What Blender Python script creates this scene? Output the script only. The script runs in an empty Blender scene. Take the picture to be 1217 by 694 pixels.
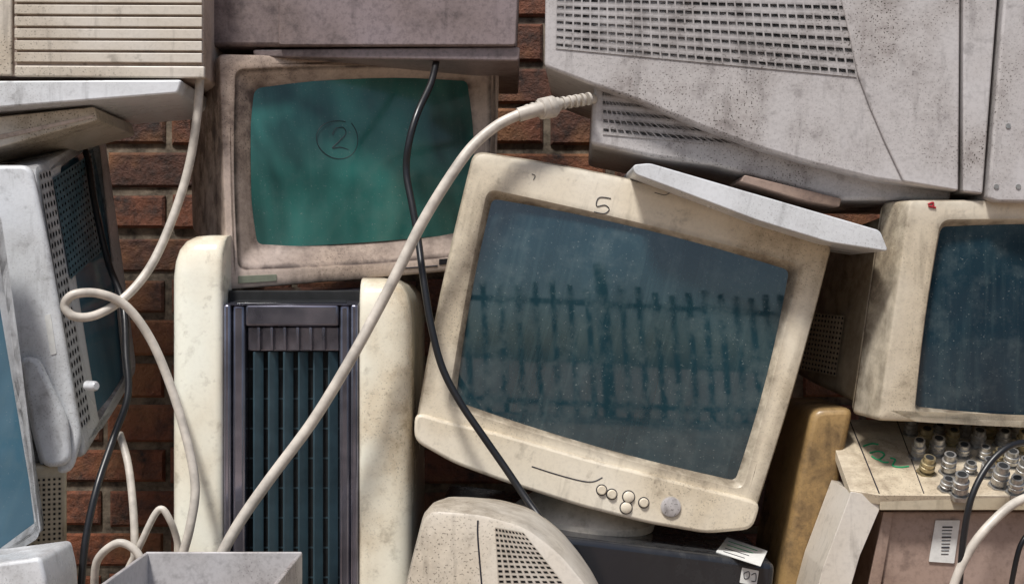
import bpy, bmesh, math, random
from mathutils import Vector, Matrix
random.seed(7)
D=1.6; CZ=0.64; CAM=Vector((0,-D,CZ))
def W(px,py,y=0.0):
    k=(D+y)/D/1000.0
    return Vector(((px-608.5)*k, y, CZ+(347-py)*k))
scn=bpy.context.scene
# ---------------------------------------------------------------- materials
class NT:
    def __init__(s,name):
        s.m=bpy.data.materials.new(name); s.m.use_nodes=True
        s.t=s.m.node_tree; s.n=s.t.nodes; s.l=s.t.links
        s.b=s.n['Principled BSDF']
        s.tc=s.n.new('ShaderNodeTexCoord')
    def noise(s,scale,detail=4,rough=.55,stretch=None,off=0,dist=0):
        mp=s.n.new('ShaderNodeMapping'); s.l.new(s.tc.outputs['Object'],mp.inputs[0])
        if stretch: mp.inputs['Scale'].default_value=stretch
        mp.inputs['Location'].default_value=(off,off*1.7,off*.3)
        x=s.n.new('ShaderNodeTexNoise'); x.inputs['Scale'].default_value=scale
        x.inputs['Detail'].default_value=detail; x.inputs['Roughness'].default_value=rough
        x.inputs['Distortion'].default_value=dist
        s.l.new(mp.outputs[0],x.inputs['Vector']); return x.outputs['Fac']
    def ramp(s,fac,a,b,va=0,vb=1):
        r=s.n.new('ShaderNodeMapRange'); r.inputs[1].default_value=a; r.inputs[2].default_value=b
        r.inputs[3].default_value=va; r.inputs[4].default_value=vb; r.clamp=True
        s.l.new(fac,r.inputs[0]); return r.outputs[0]
    def mix(s,fac,a,b,mode='MIX'):
        x=s.n.new('ShaderNodeMix'); x.data_type='RGBA'; x.blend_type=mode
        for i,v in ((0,fac),(6,a),(7,b)):
            if isinstance(v,bpy.types.NodeSocket): s.l.new(v,x.inputs[i])
            elif i==0: x.inputs[0].default_value=v
            else: x.inputs[i].default_value=(v[0],v[1],v[2],1)
        return x.outputs[2]
    def math(s,op,a,b=0):
        x=s.n.new('ShaderNodeMath'); x.operation=op
        for i,v in ((0,a),(1,b)):
            if isinstance(v,bpy.types.NodeSocket): s.l.new(v,x.inputs[i])
            else: x.inputs[i].default_value=v
        return x.outputs[0]
    def attr(s,nm):
        a=s.n.new('ShaderNodeAttribute'); a.attribute_name=nm; return a.outputs['Fac']
    def upness(s):
        g=s.n.new('ShaderNodeNewGeometry'); x=s.n.new('ShaderNodeSeparateXYZ'); s.l.new(g.outputs['Normal'],x.inputs[0]); return x.outputs[2]
    def bump(s,h,strength=.3,dist=.001):
        x=s.n.new('ShaderNodeBump'); x.inputs['Strength'].default_value=strength; x.inputs['Distance'].default_value=dist
        s.l.new(h,x.inputs['Height']); s.l.new(x.outputs[0],s.b.inputs['Normal'])
def plastic(name,col,dirt=(.16,.12,.08),amt=.5,speck=.3,rough=.40,off=0,streak=.40,metal=0,fa=.10,yel=(.90,.84,.74)):
    t=NT(name)
    dk=tuple(x*.36 for x in dirt)
    big=t.noise(4,3,.6,off=off,dist=.4)
    med=t.noise(34,4,.68,off=off+7,dist=.2)
    c=t.mix(t.ramp(big,.35,.62),tuple(min(.88,x*1.06) for x in col),tuple(col[i]*yel[i] for i in range(3)))
    f=t.math('MULTIPLY',t.ramp(big,.47,.64),t.ramp(med,.42,.62,.2,1))
    f=t.math('MULTIPLY',f,amt)
    c=t.mix(f,c,dirt)
    c=t.mix(t.ramp(med,.60,.72,0,.38),c,dk)
    st=t.noise(22,3,.6,stretch=(3,.45,3),off=off+3)
    c=t.mix(t.ramp(st,.58,.76,0,streak),c,dk)
    up=t.ramp(t.upness(),.35,.95,0,.55)
    c=t.mix(t.math('MULTIPLY',up,t.ramp(med,.35,.6,.3,1)),c,dirt)
    g=t.math('MULTIPLY',t.attr('grime_shade'),t.ramp(med,.35,.6,.45,1.0))  # darkens bezel seams and recesses: dirt plus crease shade put into the colour
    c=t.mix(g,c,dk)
    fine=t.noise(190,2,.7,off=off+1)
    c=t.mix(t.ramp(fine,.45,.70,.0,fa),c,dk)
    spm=t.ramp(big,.48,.62,.02,1)
    s1=t.math('MULTIPLY',t.ramp(t.noise(480,0,.5,off=off+2),.67,.72,0,1),spm)
    c=t.mix(t.math('MULTIPLY',s1,speck),c,(.04,.03,.022))
    t.l.new(c,t.b.inputs['Base Color'])
    t.l.new(t.ramp(f,0,max(amt*.8,.01),rough-.04,rough+.3),t.b.inputs['Roughness'])
    t.b.inputs['Metallic'].default_value=metal
    t.bump(fine,.16,.0005)
    return t.m
def glass(name,col,col2,dust=.25,rough=.03,off=0,ior=1.6,dist=.3,rr_=.09):
    t=NT(name)
    big=t.noise(5,3,.6,off=off,dist=dist,stretch=(1.6,.8,1))
    c=t.mix(t.ramp(big,.38,.64),col,col2)
    g=t.noise(40,4,.7,off=off+9)
    d=t.ramp(t.math('MULTIPLY',g,t.ramp(big,.3,.7,.8,1.2)),.50,.8,0,dust)
    c=t.mix(d,c,(.20,.24,.23))
    v=t.noise(26,3,.6,stretch=(5,.3,1),off=off+2)
    c=t.mix(t.ramp(v,.50,.8,0,dust*.8),c,(.13,.20,.20))
    f=t.noise(360,1,.7,off=off)
    c=t.mix(t.math('MULTIPLY',t.ramp(f,.69,.75,0,.35),t.ramp(big,.4,.6,.3,1)),c,(.36,.40,.38))
    t.l.new(c,t.b.inputs['Base Color'])
    t.l.new(t.ramp(g,.42,.75,rough,rough+rr_),t.b.inputs['Roughness'])
    t.b.inputs['IOR'].default_value=ior
    return t.m
def simple(name,col,rough=.5,metal=0,var=.3,scale=60,bump=.2):
    t=NT(name)
    n=t.noise(scale,3,.65)
    c=t.mix(t.ramp(n,.3,.75,0,1),col,tuple(x*(1-var) for x in col))
    t.l.new(c,t.b.inputs['Base Color'])
    t.l.new(t.ramp(n,.3,.7,max(.03,rough-.08),rough+.12),t.b.inputs['Roughness'])
    t.b.inputs['Metallic'].default_value=metal
    if bump: t.bump(n,bump,.0006)
    return t.m
BEI=plastic('beige_plastic',(.75,.69,.575),amt=.45,off=0,speck=.4,dirt=(.24,.18,.12))
BEI2=plastic('beige_plastic_cool',(.63,.59,.53),amt=.5,off=11,speck=.8)
MAUVE=plastic('beige_plastic_sooty',(.60,.50,.445),dirt=(.14,.095,.08),amt=.85,off=21,speck=.6,fa=.2)
SOOT=plastic('sooty_grey_plastic',(.25,.205,.215),dirt=(.06,.042,.045),amt=.85,off=31,fa=.35)
WHT=plastic('white_plastic',(.73,.75,.78),amt=.38,off=41,rough=.28,dirt=(.2,.18,.17),yel=(.9,.9,.88))
CREAM=plastic('cream_plastic',(.87,.83,.725),dirt=(.36,.25,.13),amt=.55,off=51,rough=.16,speck=.3,streak=.25,fa=.05)
GREY=plastic('grey_speckled_plastic',(.53,.515,.52),dirt=(.17,.14,.13),amt=.65,speck=1,off=61,fa=.18,yel=(.92,.89,.85))
TAN=plastic('tan_metal',(.46,.40,.30),amt=.6,off=71,dirt=(.13,.085,.05))
GOLD=plastic('ochre_plastic',(.38,.255,.115),dirt=(.07,.042,.022),amt=.95,off=81,fa=.25)
BROWN=plastic('brown_metal',(.35,.26,.22),dirt=(.10,.06,.05),amt=.8,off=91,fa=.2)
BLACK=plastic('black_plastic',(.014,.016,.022),dirt=(.04,.04,.04),amt=.5,speck=0,rough=.12,off=5,streak=.1,fa=0)
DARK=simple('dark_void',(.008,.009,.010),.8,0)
STEEL=simple('dark_chrome',(.34,.34,.42),.16,.88,.75,14)
SLAT=simple('slat_teal',(.05,.095,.12),.35,0,.6,20)
MESH=simple('speaker_mesh_teal',(.09,.19,.24),.4,0,.5,60)
SCRC=glass('screen_glass_blue',(.009,.030,.040),(.016,.047,.061),.2,ior=1.85)
SCRG=glass('screen_glass_green',(.010,.055,.052),(.045,.21,.185),.12,off=4,rough=.12,ior=1.6)
SCRB=glass('screen_glass_slate',(.007,.022,.036),(.014,.040,.058),.2,off=8,ior=1.5,rough=.08)
SCRL=glass('screen_glass_steelblue',(.05,.12,.17),(.08,.18,.25),.15,off=12)
CABW=simple('white_cable_rubber',(.68,.62,.54),.4,0,.5,40)
CABK=simple('black_cable_rubber',(.012,.012,.014),.35,0,.3,40)
METAL=simple('nickel',(.56,.55,.53),.34,.75,.6,160)
BRASS=simple('brass',(.50,.42,.26),.38,.75,.6,160)
PAPER=simple('paper_label',(.75,.75,.72),.6,0,.2,120)
INK=simple('black_ink',(.02,.02,.03),.5,0,.1)
GREEN=simple('green_ink',(.01,.30,.12),.5,0,.1)
RED=simple('red_paint',(.4,.02,.03),.5,0,.1)
LBLG=simple('badge_olive',(.25,.27,.20),.5,0,.3)
# ---------------------------------------------------------------- helpers
def root(name,loc):
    e=bpy.data.objects.new(name,None); e.empty_display_size=.05; e.location=loc
    scn.collection.objects.link(e); return e
def par(o,p):
    if p is not None:
        o.parent=p; o.matrix_parent_inverse=Matrix.Translation(p.location).inverted()
def mk(name,V,F,mats,M=None,parent=None,bevel=0,segs=3,ang=38,fm=None,recalc=True,smooth=True,gr=None):
    me=bpy.data.meshes.new(name); me.from_pydata([tuple(v) for v in V],[],F)
    if not isinstance(mats,(list,tuple)): mats=[mats]
    for m in mats: me.materials.append(m)
    if fm: me.polygons.foreach_set('material_index',fm)
    if recalc:
        b=bmesh.new(); b.from_mesh(me); bmesh.ops.recalc_face_normals(b,faces=b.faces); b.to_mesh(me); b.free()
    if gr:
        a=me.attributes.new('grime_shade','FLOAT','POINT'); a.data.foreach_set('value',gr)
    if smooth:
        me.polygons.foreach_set('use_smooth',[True]*len(me.polygons)); me.set_sharp_from_angle(angle=math.radians(ang))
    o=bpy.data.objects.new(name,me); scn.collection.objects.link(o)
    if M is not None: o.matrix_world=M
    par(o,parent)
    if bevel:
        md=o.modifiers.new('b','BEVEL'); md.width=bevel; md.segments=segs; md.limit_method='ANGLE'; md.angle_limit=math.radians(40)
    return o
class PF:
    def __init__(s,o,a,b):
        s.o=o; s.ex=(a-o).normalized(); dn=b-o; dn=(dn-s.ex*dn.dot(s.ex)).normalized()
        s.ey=-dn; s.n=s.ex.cross(s.ey)
        s.M=Matrix(((s.ex.x,s.ey.x,s.n.x,o.x),(s.ex.y,s.ey.y,s.n.y,o.y),(s.ex.z,s.ey.z,s.n.z,o.z),(0,0,0,1)))
    def uv(s,px,py,d=0):
        r=W(px,py,0)-CAM; t=((s.o+s.n*d)-CAM).dot(s.n)/r.dot(s.n)
        q=CAM+r*t-s.o; return Vector((q.dot(s.ex),q.dot(s.ey)))
    def w(s,a,b,z=0): return s.o+s.ex*a+s.ey*b+s.n*z
def flat(y): return PF(W(608.5,347,y),W(700,347,y),W(608.5,447,y))
def rr(c,r,bow=(0,0,0,0),ka=6,ke=8):
    out=[]
    for i in range(4):
        P=c[i]; A=c[i-1]; B=c[(i+1)%4]
        ra=min(r,(A-P).length*.45); rb=min(r,(B-P).length*.45)
        a=P+(A-P).normalized()*ra; b=P+(B-P).normalized()*rb
        for k in range(ka+1):
            t=k/ka; out.append(a*(1-t)**2+P*2*t*(1-t)+b*t*t)
        Q=B+(P-B).normalized()*min(r,(P-B).length*.45)
        for k in range(1,ke):
            t=k/ke; out.append(b.lerp(Q,t))
    cen=sum(c,Vector((0,0)))/4; res=[]
    for p in out:
        d=Vector((0,0))
        for j in range(4):
            A=c[j]; B=c[(j+1)%4]; e=(B-A); L=e.length; e=e/L; nn=Vector((-e.y,e.x))
            if nn.dot(cen-A)>0: nn=-nn
            t=(p-A).dot(e)/L; dist=abs((p-A).dot(nn))
            if bow[j] and 0<t<1: d+=nn*bow[j]*math.sin(math.pi*t)*max(0,1-dist/(L*.25))
        res.append(p+d)
    return res
def loft(rings,capa=False,capb=True):
    V=[];F=[]; n=len(rings[0])
    for r in rings: V+=r
    for i in range(len(rings)-1):
        for j in range(n):
            k=(j+1)%n; F.append((i*n+j,i*n+k,(i+1)*n+k,(i+1)*n+j))
    if capa: F.append(tuple(range(n)))
    if capb: F.append(tuple(range((len(rings)-1)*n,len(rings)*n)))
    return V,F
def z3(pts,z): return [Vector((p.x,p.y,z)) for p in pts]
def inset(c,l,r,t,b): return [c[0]+Vector((l,-t)),c[1]+Vector((-r,-t)),c[2]+Vector((-r,b)),c[3]+Vector((l,b))]
def ins(c,e): return inset(c,e,e,e,e)
def crt(name,pf,opx,spx,r_out,r_scr,body,mat,gmat,bow=(0,0,0,0),sbow=(.003,.003,.003,.003),e=.006,bd=.05,well=.012,mid=None,bulge=.012,body_mat=None):
    O=[pf.uv(*p) for p in opx]; S=[pf.uv(p[0],p[1],-well) for p in spx]
    rt=root(name,pf.w(*(sum(O,Vector((0,0)))/4)))
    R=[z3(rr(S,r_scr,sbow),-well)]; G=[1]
    if mid:
        Mq=[pf.uv(*p) for p in mid]; mr=r_scr*1.1
        Sa=[S[i].lerp(Mq[i],.3) for i in range(4)]; Sb=[S[i].lerp(Mq[i],.8) for i in range(4)]
        R+=[z3(rr(Sa,mr,sbow),-well+(well-.004)*.3),z3(rr(Sb,mr,sbow),-well+(well-.004)*.8),z3(rr(Mq,mr,sbow),-.004),z3(rr(ins(Mq,-.0015),mr,sbow),-.0005),z3(rr(ins(Mq,-.003),mr,sbow),0),z3(rr(ins(Mq,-.006),mr,sbow),0)]
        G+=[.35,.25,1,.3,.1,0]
    else:
        x=well*.45
        R+=[z3(rr(ins(S,-x),r_scr+.004,sbow),-.002),z3(rr(ins(S,-x-.002),r_scr+.005,sbow),0),z3(rr(ins(S,-x-.009),r_scr+.005,sbow),0)]
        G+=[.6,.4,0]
    R+=[z3(rr(ins(O,e+.007),max(.001,r_out-e*.5),bow),0),z3(rr(ins(O,e),max(.001,r_out-e*.5),bow),0),z3(rr(ins(O,e*.3),r_out,bow),-e*.3),z3(rr(O,r_out,bow),-e),z3(rr(O,r_out,bow),-bd*.7),
        z3(rr(O,r_out,bow),-bd),z3(rr(ins(O,.003),r_out,bow),-bd-.0005),z3(rr(ins(O,.003),r_out,bow),-bd-.004)]
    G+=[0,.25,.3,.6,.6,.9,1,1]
    V,F=loft(R,False,False)
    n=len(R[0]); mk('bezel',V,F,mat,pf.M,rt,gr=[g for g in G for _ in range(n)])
    B=[z3(rr(ins(O,.001),r_out,bow),-bd-.0035)]
    for (z,l,r,t,b) in body: B.append(z3(rr(inset(O,l,r,t,b),r_out+.006,tuple(x*.7 for x in bow)),-z))
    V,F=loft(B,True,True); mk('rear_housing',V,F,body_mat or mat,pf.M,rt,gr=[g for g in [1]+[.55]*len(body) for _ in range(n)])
    # tube face: a shallow spherical cap whose rim sits under the bezel lip
    c=sum(S,Vector((0,0)))/4
    ax=((S[1]-S[0])+(S[2]-S[3])).normalized(); ay=Vector((-ax.y,ax.x))
    ha=max(abs((p-c).dot(ax)) for p in S); hb=max(abs((p-c).dot(ay)) for p in S)
    edge=rr(ins(S,-min(.004,well*.35)),r_scr,sbow); RR=[]
    N=16
    def zz_(q):
        d=q-c; u=d.dot(ax)/ha; v=d.dot(ay)/hb
        return -well-.001+bulge*(1-.58*u*u-.42*v*v)
    for i in range(N):
        f=1-i/N; ring=[]
        for p in edge:
            q=c+(p-c)*f; ring.append(Vector((q.x,q.y,zz_(q))))
        RR.append(ring)
    V,F=loft(RR,False,False); V.append(Vector((c.x,c.y,zz_(c)))); k=len(V)-1; n=len(edge)
    for j in range(n): F.append(((N-1)*n+j,(N-1)*n+(j+1)%n,k))
    mk('screen',V,F,gmat,pf.M,rt,ang=180)
    return rt
def rpoly(pts,r,k=4):
    out=[]; n=len(pts)
    for i in range(n):
        P=pts[i];A=pts[i-1];B=pts[(i+1)%n]
        rr_=r[i] if isinstance(r,(list,tuple)) else r
        ra=min(rr_,(A-P).length*.45,(B-P).length*.45)
        if ra<1e-5: out.append(P); continue
        a=P+(A-P).normalized()*ra;b=P+(B-P).normalized()*ra
        for j in range(k+1):
            t=j/k; out.append(a*(1-t)**2+P*2*t*(1-t)+b*t*t)
    return out
def prism(name,pf,px,z0,z1,mat,parent,r=.004,bevel=.003,d=None,segs=3):
    d=z1 if d is None else d
    pts=rpoly([pf.uv(p[0],p[1],d) for p in px],r)
    V,F=loft([z3(pts,z0),z3(pts,z1)],True,True)
    return mk(name,V,F,mat,pf.M,parent,bevel=bevel,segs=segs)
def box(name,x0,x1,y0,y1,z0,z1,mat,parent,bevel=.003,M=None):
    V=[(x,y,z) for x in (x0,x1) for y in (y0,y1) for z in (z0,z1)]
    F=[(0,1,3,2),(4,6,7,5),(0,4,5,1),(2,3,7,6),(0,2,6,4),(1,5,7,3)]
    return mk(name,V,F,mat,M,parent,bevel=bevel)
def perf(name,pf,qpx,nx,ny,fx,fy,z,depth,mat,parent,rnd=False,skip=None,metric=False):
    q=[Vector(p) for p in qpx] if metric else [pf.uv(p[0],p[1],z) for p in qpx]
    def B(u,v): return q[0]*(1-u)*(1-v)+q[1]*u*(1-v)+q[2]*u*v+q[3]*(1-u)*v
    ring=[(-1,-1),(0,-1),(1,-1),(1,0),(1,1),(0,1),(-1,1),(-1,0)]
    V=[];F=[];fm=[];G=[]
    for i in range(nx):
        for j in range(ny):
            cu=(i+.5)/nx; cv=(j+.5)/ny; base=len(V)
            for (a,b) in ring: V.append(B(cu+a*.5/nx,cv+b*.5/ny).to_3d()+Vector((0,0,z))); G.append(.12)
            if skip and skip(i,j):
                F.append(tuple(range(base,base+8))); fm.append(0); continue
            for dz in (z,z-depth):
                for (a,b) in ring:
                    s=.72 if (rnd and a and b) else (1 if not (a and b) else .97)
                    V.append(B(cu+a*s*.5*fx/nx,cv+b*s*.5*fy/ny).to_3d()+Vector((0,0,dz))); G.append(.7)
            for k in range(8):
                k2=(k+1)%8
                F.append((base+k,base+k2,base+8+k2,base+8+k)); fm.append(0)
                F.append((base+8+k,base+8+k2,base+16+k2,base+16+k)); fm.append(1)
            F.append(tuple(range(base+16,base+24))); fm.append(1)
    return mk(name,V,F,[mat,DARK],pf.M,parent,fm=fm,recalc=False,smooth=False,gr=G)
def cr(P,n=10):
    out=[];L=len(P)
    for i in range(L-1):
        a=P[max(i-1,0)];b=P[i];c=P[i+1];d=P[min(i+2,L-1)]
        for k in range(n):
            t=k/n; out.append(.5*((2*b)+(c-a)*t+(2*a-5*b+4*c-d)*t*t+(3*b-a-3*c+d)*t**3))
    out.append(P[-1]); return out
def tube(name,pts,r,mat,parent=None,n=10,res=5,M=None):
    cu=bpy.data.curves.new(name,'CURVE'); cu.dimensions='3D'; cu.bevel_depth=r; cu.bevel_resolution=res; cu.use_fill_caps=True
    P=cr(pts,n) if n else pts
    s=cu.splines.new('POLY'); s.points.add(len(P)-1)
    for i,p in enumerate(P): s.points[i].co=(p.x,p.y,p.z,1)
    s.use_smooth=True
    cu.materials.append(mat)
    o=bpy.data.objects.new(name,cu); scn.collection.objects.link(o)
    if M is not None:o.matrix_world=M
    par(o,parent); return o
def cable(name,pts,r,mat): return tube(name,[W(*p) for p in pts],r,mat)
def stroke(name,pf,px,r,mat,parent,d=0.0003,n=6):
    return tube(name,[pf.uv(p[0],p[1],d).to_3d()+Vector((0,0,d)) for p in px],r,mat,parent,n=n,res=2,M=pf.M)
def lathe(name,prof,loc,axis,mat,parent,n=20):
    z=axis.normalized(); x=z.orthogonal().normalized(); y=z.cross(x)
    R=[[loc+z*h+(x*math.cos(a*2*math.pi/n)+y*math.sin(a*2*math.pi/n))*r for a in range(n)] for (r,h) in prof]
    V,F=loft(R,True,True); return mk(name,V,F,mat,None,parent,ang=40)

# ---------------------------------------------------------------- brick wall
def brick_wall():
    t=NT('brick'); at=t.attr('rnd')
    c=t.mix(at,(.27,.088,.038),(.10,.040,.024))
    n=t.noise(22,5,.7); c=t.mix(t.ramp(n,.44,.66),c,(.022,.014,.011))
    n2=t.noise(9,4,.6,off=4); c=t.mix(t.ramp(n2,.50,.68,0,.8),c,(.30,.135,.055))
    t.l.new(c,t.b.inputs['Base Color']); t.b.inputs['Roughness'].default_value=.7
    t.bump(t.noise(55,6,.75),1,.010); brick=t.m
    t=NT('mortar'); n=t.noise(30,4,.7); c=t.mix(t.ramp(n,.35,.65),(.26,.21,.155),(.05,.04,.03)); t.l.new(c,t.b.inputs['Base Color'])
    t.b.inputs['Roughness'].default_value=.95; t.bump(n,.8,.004); mort=t.m
    rt=root('brick_wall',Vector((0,.5,0)))
    V=[];F=[];val=[]
    bw,bh,g=.185,.054,.012
    for r in range(39):
        x=-2.6+((bw+g)/2 if r%2 else 0)
        while x<2.6:
            z=r*(bh+g)+.012; j=lambda s=.0025:random.uniform(-s,s)
            y=.5+random.uniform(-.004,.003); b=len(V); q=.004
            x0=x+j();x1=x+bw+j();z0=z+j();z1=z+bh+j()
            for (a,c_,yy) in ((x0,z0,y+q),(x1,z0,y+q),(x1,z1,y+q),(x0,z1,y+q),(x0+q,z0+q,y),(x1-q,z0+q,y),(x1-q,z1-q,y),(x0+q,z1-q,y),(x0,z0,y+.03),(x1,z0,y+.03),(x1,z1,y+.03),(x0,z1,y+.03)):
                V.append((a,yy,c_))
            v=random.random()
            F+= [(b+4,b+5,b+6,b+7)]; val.append(v)
            for k in range(4):
                k2=(k+1)%4; F.append((b+k,b+k2,b+4+k2,b+4+k)); F.append((b+8+k,b+8+k2,b+k2,b+k)); val+=[v,v]
            x+=bw+g
    o=mk('bricks',V,F,brick,None,rt,recalc=False,smooth=False)
    a=o.data.attributes.new('rnd','FLOAT','FACE'); a.data.foreach_set('value',val)
    box('mortar_bed',-2.6,2.6,.5055,.72,0,2.58,mort,rt,0)
brick_wall()
# ground
t=NT('paving'); n=t.noise(3,6,.65); c=t.mix(t.ramp(n,.3,.7),(.34,.25,.19),(.20,.145,.11)); c=t.mix(t.ramp(t.noise(90,3),.5,.7,0,.5),c,(.34,.29,.24))
t.l.new(c,t.b.inputs['Base Color']); t.b.inputs['Roughness'].default_value=.9; t.bump(t.noise(60,4),.5,.004)
mk('ground',[(-150,-150,0),(150,-150,0),(150,150,0),(-150,150,0)],[(0,1,2,3)],t.m,smooth=False)
# iron fence on the other side of the yard
IRON=simple('painted_iron',(.008,.012,.012),.6,0,.3)
FY=-4.3
fr=root('iron_fence',Vector((0,FY,0)))
def addbox(V,F,x0,x1,y0,y1,z0,z1):
    b=len(V)
    V+=[(x,y,z) for x in (x0,x1) for y in (y0,y1) for z in (z0,z1)]
    F+=[tuple(b+i for i in f) for f in ((0,1,3,2),(4,6,7,5),(0,4,5,1),(2,3,7,6),(0,2,6,4),(1,5,7,3))]
V=[];F=[]
x=-7
while x<7: addbox(V,F,x,x+.045,FY-.03,FY+.02,0,1.35+.04*math.sin(x*9)); x+=.15
mk('bars',V,F,IRON,None,fr,smooth=False)
V=[];F=[]
for z in (.10,1.15): addbox(V,F,-7,7,FY-.05,FY+.04,z,z+.05)
for px_ in (-4.8,-2.1,0.6,3.3): addbox(V,F,px_,px_+.1,FY-.06,FY+.05,0,1.6)
mk('rails_and_posts',V,F,IRON,None,fr,bevel=.004,smooth=False)

# ---------------------------------------------------------------- centre monitor
pf=PF(W(565,180,-.010),W(990,288,.000),W(493,522,-.028))
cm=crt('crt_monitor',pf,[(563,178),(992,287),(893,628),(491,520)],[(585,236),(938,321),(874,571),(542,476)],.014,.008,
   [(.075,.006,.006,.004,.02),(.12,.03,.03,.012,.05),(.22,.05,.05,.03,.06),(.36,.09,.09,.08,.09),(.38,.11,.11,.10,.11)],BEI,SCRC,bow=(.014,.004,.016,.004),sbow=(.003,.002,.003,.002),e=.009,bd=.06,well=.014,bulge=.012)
prism('chin',pf,[(493,489),(530,500),(600,516),(700,545),(800,570),(880,590),(905,597),(895,629),(840,634),(770,622),(690,602),(600,573),(540,551),(492,524)],-.05,.005,BEI,cm,r=.012,bevel=.004)
for i,(x,y,r) in enumerate([(715,582,.0055),(727,587,.0055),(747,590,.0065),(744,603,.0065),(765,597,.0055),(797,602,.0115)]):
    a=pf.uv(x,y,.005); L=pf.w(a.x,a.y,.005)
    lathe('button_ring_%d'%i,[(r+.0012,-.002),(r+.0012,.0006)],L,pf.n,INK if i<5 else BEI2,cm)
    lathe('button_%d'%i,[(r,0),(r,.0025),(r*.8,.0035)],L,pf.n,GREY if i==5 else BEI,cm)
stroke('brand_groove',pf,[(632,554),(660,563),(690,571),(705,572),(716,567)],.0007,INK,cm,.005)
for k,pp in enumerate([[(726,236),(712,235),(709,245),(719,244),(724,249),(718,254),(706,252)],[(632,207),(636,209),(634,214)],[(778,229),(790,232),(796,229)]]):
    stroke('marker_digit_%d'%k,pf,pp,.0006 if k==0 else .0004,INK,cm,.0004)
lathe('swivel_foot',[(.080,-.012),(.087,-.008),(.088,.002),(.080,.010),(.062,.022),(.052,.03),(.05,.075)],Vector((.090,.075,.364)),Vector((.10,-.05,.99)),BEI2,cm,48)
# black desktop unit + case below
pb=PF(W(516,628,-.05),W(922,678,-.05),W(510,720,-.05))
bk=root('desktop_computer',pb.o)
prism('case',pb,[(518,618),(922,669),(914,745),(512,700)],-.30,0,BLACK,bk,r=.01,bevel=.008)
ptop=PF(*[p for p in (pb.w(*pb.uv(518,618),-.29),pb.w(*pb.uv(922,669),-.29),pb.w(*pb.uv(518,618),-.01))])
prism('label',ptop,[(864,638),(912,654),(904,672),(851,655)],0,.0008,PAPER,bk,r=.001,bevel=0)
for k in range(4): stroke('label_text_%d'%k,ptop,[(866-k*2,643+k*4),(900-k*5,654+k*3)],.0006,GREEN if k<2 else INK,bk,.001,n=1)
prism('label_small',pb,[(882,674),(902,678),(899,696),(879,692)],0,.0008,PAPER,bk,r=.001,bevel=0)
stroke('label_num',pb,[(884,681),(890,679),(890,686),(885,687),(884,681)],.0005,INK,bk,.001)
stroke('label_num_b',pb,[(893,683),(898,681),(898,690),(893,690)],.0005,INK,bk,.001)
cc=root('computer_case',Vector((.1,.1,.1)))
box('shell',-.07,.30,-.04,.38,0,.236,GREY,cc,.004); box('front_panel',-.066,.296,-.055,-.0405,.004,.232,BEI2,cc,.004)

# ---------------------------------------------------------------- upper left monitor
pf=PF(W(262,68,.02),W(594,72,.16),W(272,345,.02))
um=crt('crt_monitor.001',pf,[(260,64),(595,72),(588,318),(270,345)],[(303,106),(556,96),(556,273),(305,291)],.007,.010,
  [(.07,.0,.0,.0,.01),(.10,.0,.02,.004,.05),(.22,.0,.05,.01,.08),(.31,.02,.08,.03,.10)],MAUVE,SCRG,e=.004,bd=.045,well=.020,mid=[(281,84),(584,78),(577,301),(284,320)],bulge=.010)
prism('badge',pf,[(283,328),(329,326),(329,334),(283,337)],0,.001,LBLG,um,r=.001,bevel=.0003)
stroke('model_text',pf,[(478,319),(520,316)],.0009,INK,um,.0003,n=1)
prism('led_window',pf,[(522,308),(556,305),(556,312),(522,315)],0,.001,BLACK,um,r=.001,bevel=.0003)
cx,cy=403,165
stroke('marker_ring',pf,[(cx+(21+.5*a)*math.cos(-.8+a*.34),cy+(26-.3*a)*math.sin(-.8+a*.34)) for a in range(0,18)],.00035,INK,um,-.0112)
stroke('marker_two',pf,[(395,160),(399,153),(408,152),(411,159),(402,169),(395,176),(404,175),(414,178)],.0004,INK,um,-.0112)

# ---------------------------------------------------------------- heater
hy=-.03
def X(px,y=hy): return W(px,0,y).x
def Z(py,y=hy): return W(0,py,y).z
ht=root('air_purifier',Vector((-.26,.05,0)))
def column(name,x0,x1,zt,side):
    R=[]
    for (i_,z) in [(0,0),(0,zt-.05),(.002,zt-.032),(.006,zt-.018),(.013,zt-.008),(.023,zt-.002),(.036,zt)]:
        a,b=(x0+i_,x1) if side<0 else (x0,x1-i_)
        c=[Vector((a,.24-i_)),Vector((b,.24-i_)),Vector((b,hy+i_)),Vector((a,hy+i_))]
        out=rpoly(c,[.02,.002,.010,.036] if side<0 else [.002,.02,.036,.010],12)
        R.append([Vector((p.x,p.y,z)) for p in out])
    V,F=loft(R,True,True); mk(name,V,F,CREAM,None,ht,ang=60)
column('side_left',X(201),X(264),Z(278),-1)
column('side_right',X(426),X(488),Z(330),1)
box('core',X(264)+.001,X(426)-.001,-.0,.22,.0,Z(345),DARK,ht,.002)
fy=hy+.004
box('panel_left',X(264)+.0005,X(274)-.0005,fy-.001,.01,0,Z(362),STEEL,ht,.003)
box('panel_left_inner',X(274),X(290),fy+.003,.01,0,Z(362),STEEL,ht,.004)
box('panel_right_inner',X(402),X(416)-.0005,fy+.003,.01,0,Z(362),STEEL,ht,.004)
box('panel_right',X(416),X(426)-.0005,fy-.001,.01,0,Z(362),STEEL,ht,.003)
box('panel_top',X(290)+.0003,X(402)-.0003,fy+.001,.01,Z(388),Z(362),STEEL,ht,.003)
box('panel_mid',X(290)+.0003,X(402)-.0003,fy+.012,.012,Z(418),Z(388)-.0003,STEEL,ht,.002)
for i in range(6):
    xx=X(306+i*15.5); box('fin_%d'%i,xx-.0016,xx+.0016,fy+.003,fy+.0125,Z(417),Z(388)-.001,STEEL,ht,.0008)
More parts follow.
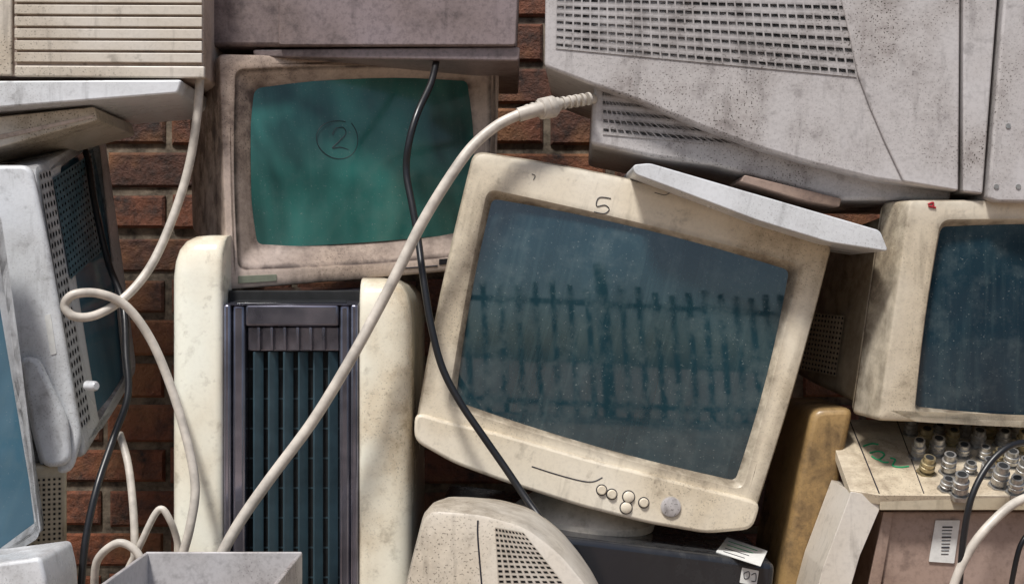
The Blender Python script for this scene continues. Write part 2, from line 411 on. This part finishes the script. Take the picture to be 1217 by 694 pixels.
V=[(X(264)+.0005,fy,Z(362)),(X(426)-.0005,fy,Z(362)),(X(424),.10,Z(341)),(X(266),.10,Z(341)),(X(264)+.0005,fy+.01,Z(366)),(X(426)-.0005,fy+.01,Z(366)),(X(424),.10,Z(346)),(X(266),.10,Z(346))]
mk('control_deck',V,[(0,1,2,3),(4,5,6,7),(0,1,5,4),(1,2,6,5),(2,3,7,6),(3,0,4,7)],STEEL,None,ht,bevel=.001)
pd=PF(Vector(V[3]),Vector(V[2]),Vector(V[0]))
prism('control_strip',pd,[(280,347),(412,346),(412,359),(280,360)],0,.0012,BLACK,ht,r=.002,bevel=.0004)
for k in range(5): stroke('control_text_%d'%k,pd,[(292+k*25,353),(304+k*25,353)],.0005,PAPER,ht,.0014,n=1)
for i in range(6):
    xx=X(303+i*18)
    M=Matrix.Translation((xx,hy+.021,0))@Matrix.Rotation(math.radians(40+random.uniform(-3,3)),4,'Z')
    box('louvre_%d'%i,-.0065,.0065,-.0013,.0013,.0,Z(419),SLAT,ht,.0006,M)
for i in range(9):
    zz=Z(440+i*36); box('louvre_tie_%d'%i,X(291),X(401),hy+.0295,hy+.0299,zz-.001,zz+.001,SLAT,ht,0)

# ---------------------------------------------------------------- top centre box
pf=flat(.04)
tb=root('computer_case.001',W(430,10,.04))
prism('housing',pf,[(246,-150),(622,-150),(614,55),(246,55)],-.32,0,SOOT,tb,r=.006,bevel=.005)
prism('front_plate',pf,[(331,-149),(621,-149),(613,54),(331,54)],0,.003,SOOT,tb,r=.004,bevel=.002)
prism('base_plate',pf,[(300,59),(618,56),(617,73),(302,68)],-.28,-.004,SOOT,tb,r=.004,bevel=.002)
# ---------------------------------------------------------------- top left
tl=root('laser_printer',W(120,0,0))
pf=flat(-.02)
prism('housing',pf,[(-160,-150),(242,-150),(242,92),(-160,89)],-.30,-.004,MAUVE,tl,r=.004,bevel=.003)
prism('end_cap',pf,[(-160,-150),(14,-150),(14,90),(-160,88)],-.0035,.002,BEI2,tl,r=.003,bevel=.002)
for i in range(14):
    y=-122+i*14.2
    prism('rib_%d'%i,pf,[(17,y),(240,y+1),(240,y+12.2),(17,y+11.2)],-.0035,.002,BEI2,tl,r=.001,bevel=.0018)
prism('bottom_rib',pf,[(17,78),(243,79),(243,93),(17,91)],-.0035,.003,BEI2,tl,r=.002,bevel=.002)
pl=root('plastic_cover',W(100,110,-.03))
prism('panel',flat(-.03),[(-120,97),(216,95),(211,111),(0,128),(-120,136)],-.22,0,WHT,pl,r=.004,bevel=.003)
pl=root('beige_slab',W(40,150,0))  # tilted beige slab of unknown kind
prism('body',flat(0),[(-90,148),(112,127),(116,143),(0,175),(-90,196)],-.16,0,BEI2,pl,r=.003,bevel=.003)
prism('edge_strip',flat(0),[(-88,176),(0,160),(110,137),(112,140),(0,166),(-88,182)],0,.001,MAUVE,pl,r=.001,bevel=.0004)
# ---------------------------------------------------------------- left monitor facing right
pf=PF(W(42,198,-.02),W(118,158,.27),W(100,535,-.02))
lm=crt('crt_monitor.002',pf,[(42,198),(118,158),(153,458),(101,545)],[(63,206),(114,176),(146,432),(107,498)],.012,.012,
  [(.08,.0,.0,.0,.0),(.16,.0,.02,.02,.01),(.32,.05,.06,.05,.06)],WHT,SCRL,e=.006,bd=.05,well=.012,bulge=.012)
perf('speaker_grille',pf,[(46,205),(60,200),(108,500),(97,512)],4,26,.55,.55,.0014,.0012,WHT,lm,rnd=True)
perf('speaker_mesh',pf,[(63,212),(109,182),(124,296),(84,332)],14,15,.5,.5,.0022,.0016,MESH,lm,rnd=True)
ps=flat(-.035)
prism('side_plate',ps,[(-120,196),(36,196),(58,300),(96,520),(84,562),(50,566),(38,520),(-10,300),(-120,260)],-.012,0,WHT,lm,r=.012,bevel=.005)
prism('side_bulge',ps,[(22,424),(44,424),(80,500),(84,552),(50,558),(40,520)],0,.012,WHT,lm,r=.014,bevel=.006)
prism('sticker',ps,[(53,375),(60,373),(67,420),(60,422)],0,.0008,PAPER,lm,r=.001,bevel=0)
lathe('power_knob',[(.006,0),(.006,.014),(.004,.017)],W(104,458,-.04),Vector((.8,-.6,0)),WHT,lm)
# ---------------------------------------------------------------- far left flat screen
pf=PF(W(-220,180,-.12),W(-12,250,-.10),W(-165,740,-.12))
crt('flat_monitor',pf,[(-240,170),(-6,250),(49,632),(-165,770)],[(-225,185),(-13,262),(41,624),(-150,745)],.004,.003,
  [(.024,.001,.002,.001,.001),(.03,.03,.03,.03,.03)],WHT,SCRL,e=.002,bd=.014,well=.003,bulge=.0028)
# ---------------------------------------------------------------- left lower cases
lc=root('computer_case.002',W(80,620,0))
x1,y1=W(80,0,-.03).x,-.03
M=Matrix.Translation((x1,y1,0))@Matrix.Rotation(math.radians(28),4,'Z')
box('shell',-.16,0,0,.36,0,.44,TAN,lc,.004,M)
M2=M.copy()
pfc=PF(M2@Vector((0,-.0015,.436)),M2@Vector((.05,-.0015,.436)),M2@Vector((0,-.0015,.1)))
perf('vent_holes',pfc,[(-.07,-.01),(-.006,-.01),(-.006,-.24),(-.07,-.24)],11,40,.5,.5,.0,.0014,TAN,lc,rnd=True,metric=True)
pw=root('plastic_tray',W(25,680,-.15))
prism('body',flat(-.2),[(-60,676),(48,662),(55,692),(58,740),(-60,740)],-.1,0,WHT,pw,r=.006,bevel=.004)
# ---------------------------------------------------------------- metal bin
bn=root('metal_bin',Vector((-.3,-.28,0)))
x0,x1b=W(174,0,-.2).x,W(359,0,-.2).x; zt=W(0,655,-.2).z
box('back_wall',x0,x1b,-.204,-.2,0,zt,GREY,bn,.0012)
box('front_wall',x0-.002,x1b+.002,-.36,-.356,0,zt,GREY,bn,.0012)
box('left_wall',x0-.001,x0+.003,-.3558,-.2042,0,zt-.0005,GREY,bn,.0012)
box('right_wall',x1b-.003,x1b+.001,-.3558,-.2042,0,zt-.0005,GREY,bn,.0012)
box('floor',x0+.004,x1b-.004,-.3555,-.2045,zt-.12,zt-.115,GREY,bn,0)
# ---------------------------------------------------------------- bottom centre monitor
pf=PF(W(480,610,-.26),W(640,614,-.27),W(478,700,-.26))
bm=root('crt_monitor.003',W(580,660,-.2))
pts=[(504,602),(572,607),(625,622),(668,655),(705,700),(745,780),(745,960),(450,960),(466,760),(484,680)]
R=[]
base=rpoly([pf.uv(*p) for p in pts],.014)
c=sum(base,Vector((0,0)))/len(base)
for (f,z) in [(.94,.006),(.97,.004),(.99,-.003),(1,-.012),(1,-.05),(.95,-.11),(.85,-.18),(.82,-.19)]:
    R.append([Vector((c.x+(p.x-c.x)*f,c.y+(p.y-c.y)*f,z)) for p in base])
V,F=loft(R,True,True); mk('housing',V,F,BEI2,pf.M,bm)
stroke('seam',pf,[(568,618),(568,640),(573,700)],.0009,INK,bm,.006)
perf('vent_slots',pf,[(588,626),(622,632),(676,700),(592,700)],9,12,.6,.45,.0078,.0014,BEI2,bm)
# ---------------------------------------------------------------- top right monitor (on its side)
pf=PF(W(648,0,-.0),W(1143,0,-.03),W(648,80,.0))
tr=root('crt_monitor.004',W(900,60,0))
prism('side_shell',pf,[(650,-150),(647,80),(700,100),(760,121),(830,150),(900,176),(960,194),(1040,214),(1140,228),(1143,-150)],-.33,0,GREY,tr,r=.006,bevel=.006)
prism('front_shell',pf,[(985,-150),(1000,0),(1010,45),(1020,90),(1033,125),(1050,165),(1074,216),(1139,227),(1142,-149)],0,.004,GREY,tr,r=.003,bevel=.004)
prism('bezel',pf,[(1145,-152),(1145,228),(1168,231),(1197,-152)],-.34,.008,GREY,tr,r=.003,bevel=.003)
perf('vent_slots',pf,[(662,-22),(1002,-22),(1018,92),(660,58)],34,9,.78,.36,.0012,.0012,GREY,tr)
pf2=PF(W(702,100,.02),W(1143,100,.0),W(702,180,.02))
prism('lower_shell',pf2,[(706,92),(702,172),(780,188),(850,197),(940,222),(1000,238),(1130,239),(1142,60),(706,60)],-.28,0,GREY,tr,r=.006,bevel=.005)
perf('lower_vent_slots',pf2,[(716,106),(745,108),(890,176),(716,160)],18,5,.74,.34,.0012,.0012,GREY,tr)
gp=root('metal_cabinet',W(1210,100,-.04))
prism('door',flat(-.045),[(1206,-150),(1174,236),(1185,240),(1420,242),(1420,-150)],-.3,0,GREY,gp,r=.004,bevel=.003)
for p in [(1198,150),(1210,222),(1184,222)]: lathe('screw',[(.003,0),(.003,.001)],W(p[0],p[1],-.045),Vector((0,-1,0)),METAL,gp,10)
sl=root('monitor_base_plate',W(900,250,-.05))
pfs=PF(W(752,197,-.06),W(1045,272,-.06),W(740,230,-.06))
prism('plate',pfs,[(752,196),(772,194),(1046,274),(1056,299),(985,288),(900,262),(800,224),(754,207)],-.16,0,WHT,sl,r=.005,bevel=.003)
prism('inner_bracket',flat(.0),[(885,208),(1000,236),(998,246),(960,240),(880,216)],-.1,0,BROWN,sl,r=.002,bevel=.002)
# ---------------------------------------------------------------- right monitor
pf=PF(W(1083,240,-.05),W(1440,250,.03),W(1046,502,-.05))
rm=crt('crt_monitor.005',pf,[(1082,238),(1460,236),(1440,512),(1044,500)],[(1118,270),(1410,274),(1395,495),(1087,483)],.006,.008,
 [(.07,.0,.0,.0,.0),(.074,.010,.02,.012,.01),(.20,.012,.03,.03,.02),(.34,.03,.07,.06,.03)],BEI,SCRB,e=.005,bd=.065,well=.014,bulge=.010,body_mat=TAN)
stroke('red_mark',pf,[(1103,243),(1109,241),(1108,246),(1104,245),(1112,247)],.0012,RED,rm,.0005)
tlc=pf.uv(1082,238); blc=pf.uv(1044,500)
def sp(v,z,zi):
    p=tlc.lerp(blc,v); return pf.w(p.x+zi,p.y,z)
pp=PF(sp(.55,-.20,.009),sp(.55,-.075,.007),sp(.85,-.20,.009))
Lh=(sp(.85,-.20,.009)-sp(.55,-.20,.009)).length
perf('side_vents',pp,[(-.06,0),(.06,0),(.06,-Lh),(-.06,-Lh)],12,12,.5,.5,.001,.0012,TAN,rm,rnd=True,metric=True)
# ---------------------------------------------------------------- connector chassis
A=W(980,499,.10); Bq=W(1300,503,.10); C=W(1012,585,-.08)
pt=PF(A,Bq,C)
ch=root('patch_panel',pt.o)
prism('top_plate',pt,[(980,498),(1400,503),(1440,590),(1046,588),(1010,582)],-.012,0,BEI,ch,r=.001,bevel=.002,d=0)
stroke('plate_seam',pt,[(1010,500),(1045,586)],.0008,INK,ch,.0003,n=1)
stroke('plate_seam_b',pt,[(1066,500),(1098,586)],.0006,INK,ch,.0003,n=1)
pe=flat(-.082)
prism('front_lip',pe,[(1046,589),(1440,590),(1440,606),(1046,606)],-.02,0,TAN,ch,r=.001,bevel=.0015)
prism('side_panel',pe,[(1012,584),(1045,590),(1045,606),(1022,660),(1000,735),(962,735),(978,675)],-.10,-.004,BEI2,ch,r=.001,bevel=.002)
box('chassis',W(1048,0,-.06).x,W(1440,0,-.06).x,-.06,.1,0,W(0,607,-.06).z,BROWN,ch,.003)
pg=flat(-.061)
prism('front_edge',pg,[(1050,608),(1062,608),(1040,735),(1024,735)],0,.004,BROWN,ch,r=.001,bevel=.001)
prism('label',pg,[(1112,618),(1141,618),(1134,669),(1104,667)],0,.0012,PAPER,ch,r=.001,bevel=0)
for k in range(9): stroke('barcode_%d'%k,pg,[(1120-k*.2,626+k*4),(1132-k*.6,626+k*4)],.0005 if k%3 else .0009,INK,ch,.0014,n=1)
for k,q in enumerate([[(1026,530),(1036,527),(1044,528)],[(1034,538),(1044,536),(1051,540),(1044,546),(1036,542)],[(1044,546),(1050,549),(1056,549)],[(1058,544),(1064,546),(1061,553),(1070,555),(1080,554)]]):
    stroke('green_mark_%d'%k,pt,q,.0011,GREEN,ch,.0006)
random.seed(3)
cons=[(1082,510),(1098,522),(1114,510),(1090,538),(1112,534),(1130,522),(1146,512),(1160,524),(1144,536),(1174,512),(1168,540),(1190,524),(1205,512),(1186,542),(1152,556),(1172,560),(1200,548),(1214,530),(1126,556),(1124,576),(1186,572),(1100,556),(1140,582),(1214,562),(1206,580),(1228,510),(1235,530),(1225,550),(1232,575)]
for i,(x,y) in enumerate(cons):
    a=pt.uv(x,y+6,0); L=pt.w(a.x,a.y,0); s=random.uniform(1.05,1.35); h=random.choice([.014,.018,.022])*s
    m=BRASS if i%4==1 else METAL; ax_=pt.n*1.0+Vector((random.uniform(-.1,.1),-.35,.3))
    lathe('connector_nut_%d'%i,[(.0088*s,-.003),(.0088*s,.0028)],L,ax_,m,ch,6)
    lathe('connector_%d'%i,[(.0052*s,.0028),(.0052*s,.006),(.007*s,.0062),(.007*s,h*.45),(.0062*s,h*.45+.0005),(.0062*s,h*.55),(.007*s,h*.55+.0005),(.007*s,h*.7),(.0055*s,h*.7+.0005),(.0055*s,h)],L,ax_,m,ch,16)
    lathe('connector_bore_%d'%i,[(.0038*s,h-.001),(.0038*s,h+.0004)],L,ax_,DARK,ch,12)
ob=root('storage_box',W(965,600,.0))
prism('body',flat(.02),[(966,486),(1016,484),(1000,560),(985,700),(975,860),(905,860),(928,680),(950,560)],-.18,0,GOLD,ob,r=.014,bevel=.008)
# ---------------------------------------------------------------- cables
vg=root('monitor_cable',W(450,350,-.05))
def C_(pts,r,mat,nm,p): tube(nm,[W(*q) for q in pts],r,mat,p)
C_([(618,136,-.035),(590,150,-.04),(560,176,-.05),(530,218,-.06),(500,268,-.065),(475,318,-.07),(447,372,-.075),(415,430,-.085),(372,500,-.09),(320,570,-.1),(285,620,-.11),(262,662,-.12),(250,700,-.13)],.0063,CABW,'sheath',vg)
C_([(664,124,-.02),(640,130,-.03),(616,137,-.035)],.0085,CABW,'strain_relief',vg)
for i,t_ in enumerate([0,.2,.4,.6,.8]):
    a=W(655,126,-.024).lerp(W(622,134,-.033),t_); lathe('rib_%d'%i,[(.0108-.0006*i,0),(.0108-.0006*i,.0032)],a,W(622,134,-.033)-W(655,126,-.024),CABW,vg,18)
d_=(W(702,117,-.0)-W(664,124,-.02))
lathe('plug',[(.008,0),(.0125,.003),(.013,.02),(.010,.024)],W(636,131,-.03)+d_*0.1,d_,CABW,vg,18)
C_([(664,124,-.02),(685,119,-.005),(705,118,.02)],.006,CABW,'tail',vg)
for i in range(5):
    a=W(668,123,-.018).lerp(W(698,118,.0),i/4); lathe('tail_rib_%d'%i,[(.0078,0),(.0078,.003)],a,d_,CABW,vg,16)
cable('power_cable',[(519,72,.06),(512,100,.03),(496,135,-.0),(486,170,-.01),(483,205,-.01),(490,245,-.02),(497,285,-.03),(503,330,-.05),(512,385,-.06),(525,435,-.065),(545,475,-.07),(572,515,-.075),(600,555,-.08),(625,592,-.09),(648,625,-.11),(662,658,-.14)],.0042,CABK)
cable('monitor_cable.001',[(238,88,.0),(234,140,.0),(224,200,-.0),(205,260,-.01),(180,315,-.03),(150,352,-.05),(115,374,-.07),(88,376,-.08),(77,363,-.08),(88,350,-.08),(118,349,-.07),(150,364,-.06),(180,405,-.05),(205,465,-.05),(224,530,-.06),(232,580,-.07),(226,625,-.08),(216,665,-.08),(212,700,-.08)],.0052,CABW)
cable('monitor_cable.002',[(142,515,.0),(152,550,-.02),(158,600,-.04),(160,650,-.05),(158,700,-.06)],.0045,CABW)
cable('monitor_cable.003',[(112,700,-.1),(116,665,-.11),(140,645,-.12),(162,655,-.12),(172,680,-.12)],.0045,CABW)
cable('monitor_cable.004',[(140,700,-.05),(165,650,-.06),(188,606,-.06),(202,618,-.06),(212,650,-.05),(216,700,-.05)],.004,CABW)
cable('power_cable.001',[(88,155,.2),(103,185,.18),(112,240,.14),(128,310,.1),(146,360,.05),(150,420,.02),(152,470,-.0),(135,520,-.02),(115,580,-.06),(102,640,-.08),(96,700,-.09)],.0042,CABK)
cable('power_cable.002',[(1230,524,-.09),(1200,530,-.11),(1175,552,-.12),(1155,590,-.13),(1145,640,-.13),(1140,700,-.13)],.0036,CABK)
cable('monitor_cable.005',[(1240,585,-.10),(1205,598,-.12),(1170,630,-.13),(1146,665,-.13),(1130,705,-.13)],.005,CABW)
cable('power_cable.003',[(1230,625,-.08),(1212,650,-.09),(1200,705,-.09)],.003,CABK)
# ---------------------------------------------------------------- camera & light
cam=bpy.data.cameras.new('camera'); co=bpy.data.objects.new('camera',cam); scn.collection.objects.link(co)
co.location=CAM; co.rotation_euler=(math.radians(90),0,0); cam.sensor_width=36; cam.lens=36*D/1.217; cam.clip_end=1000; cam.clip_start=.02
scn.camera=co
w=bpy.data.worlds.new('World'); scn.world=w; w.use_nodes=True
bg=w.node_tree.nodes['Background']; sk=w.node_tree.nodes.new('ShaderNodeTexSky'); sk.sky_type='NISHITA'; sk.sun_disc=False
el=math.radians(62); az=math.radians(208); sk.sun_elevation=el; sk.sun_rotation=az; sk.air_density=1.2; sk.dust_density=3
w.node_tree.links.new(sk.outputs[0],bg.inputs[0]); bg.inputs[1].default_value=.095
sd=Vector((math.sin(az)*math.cos(el),math.cos(az)*math.cos(el),math.sin(el)))
sn=bpy.data.lights.new('sun','SUN'); sn.energy=4.0; sn.angle=math.radians(9); sn.color=(1,.975,.94)
so=bpy.data.objects.new('sun',sn); scn.collection.objects.link(so); so.rotation_euler=sd.to_track_quat('Z','Y').to_euler()
scn.view_settings.view_transform='Standard'; scn.view_settings.look='None'; scn.view_settings.exposure=0
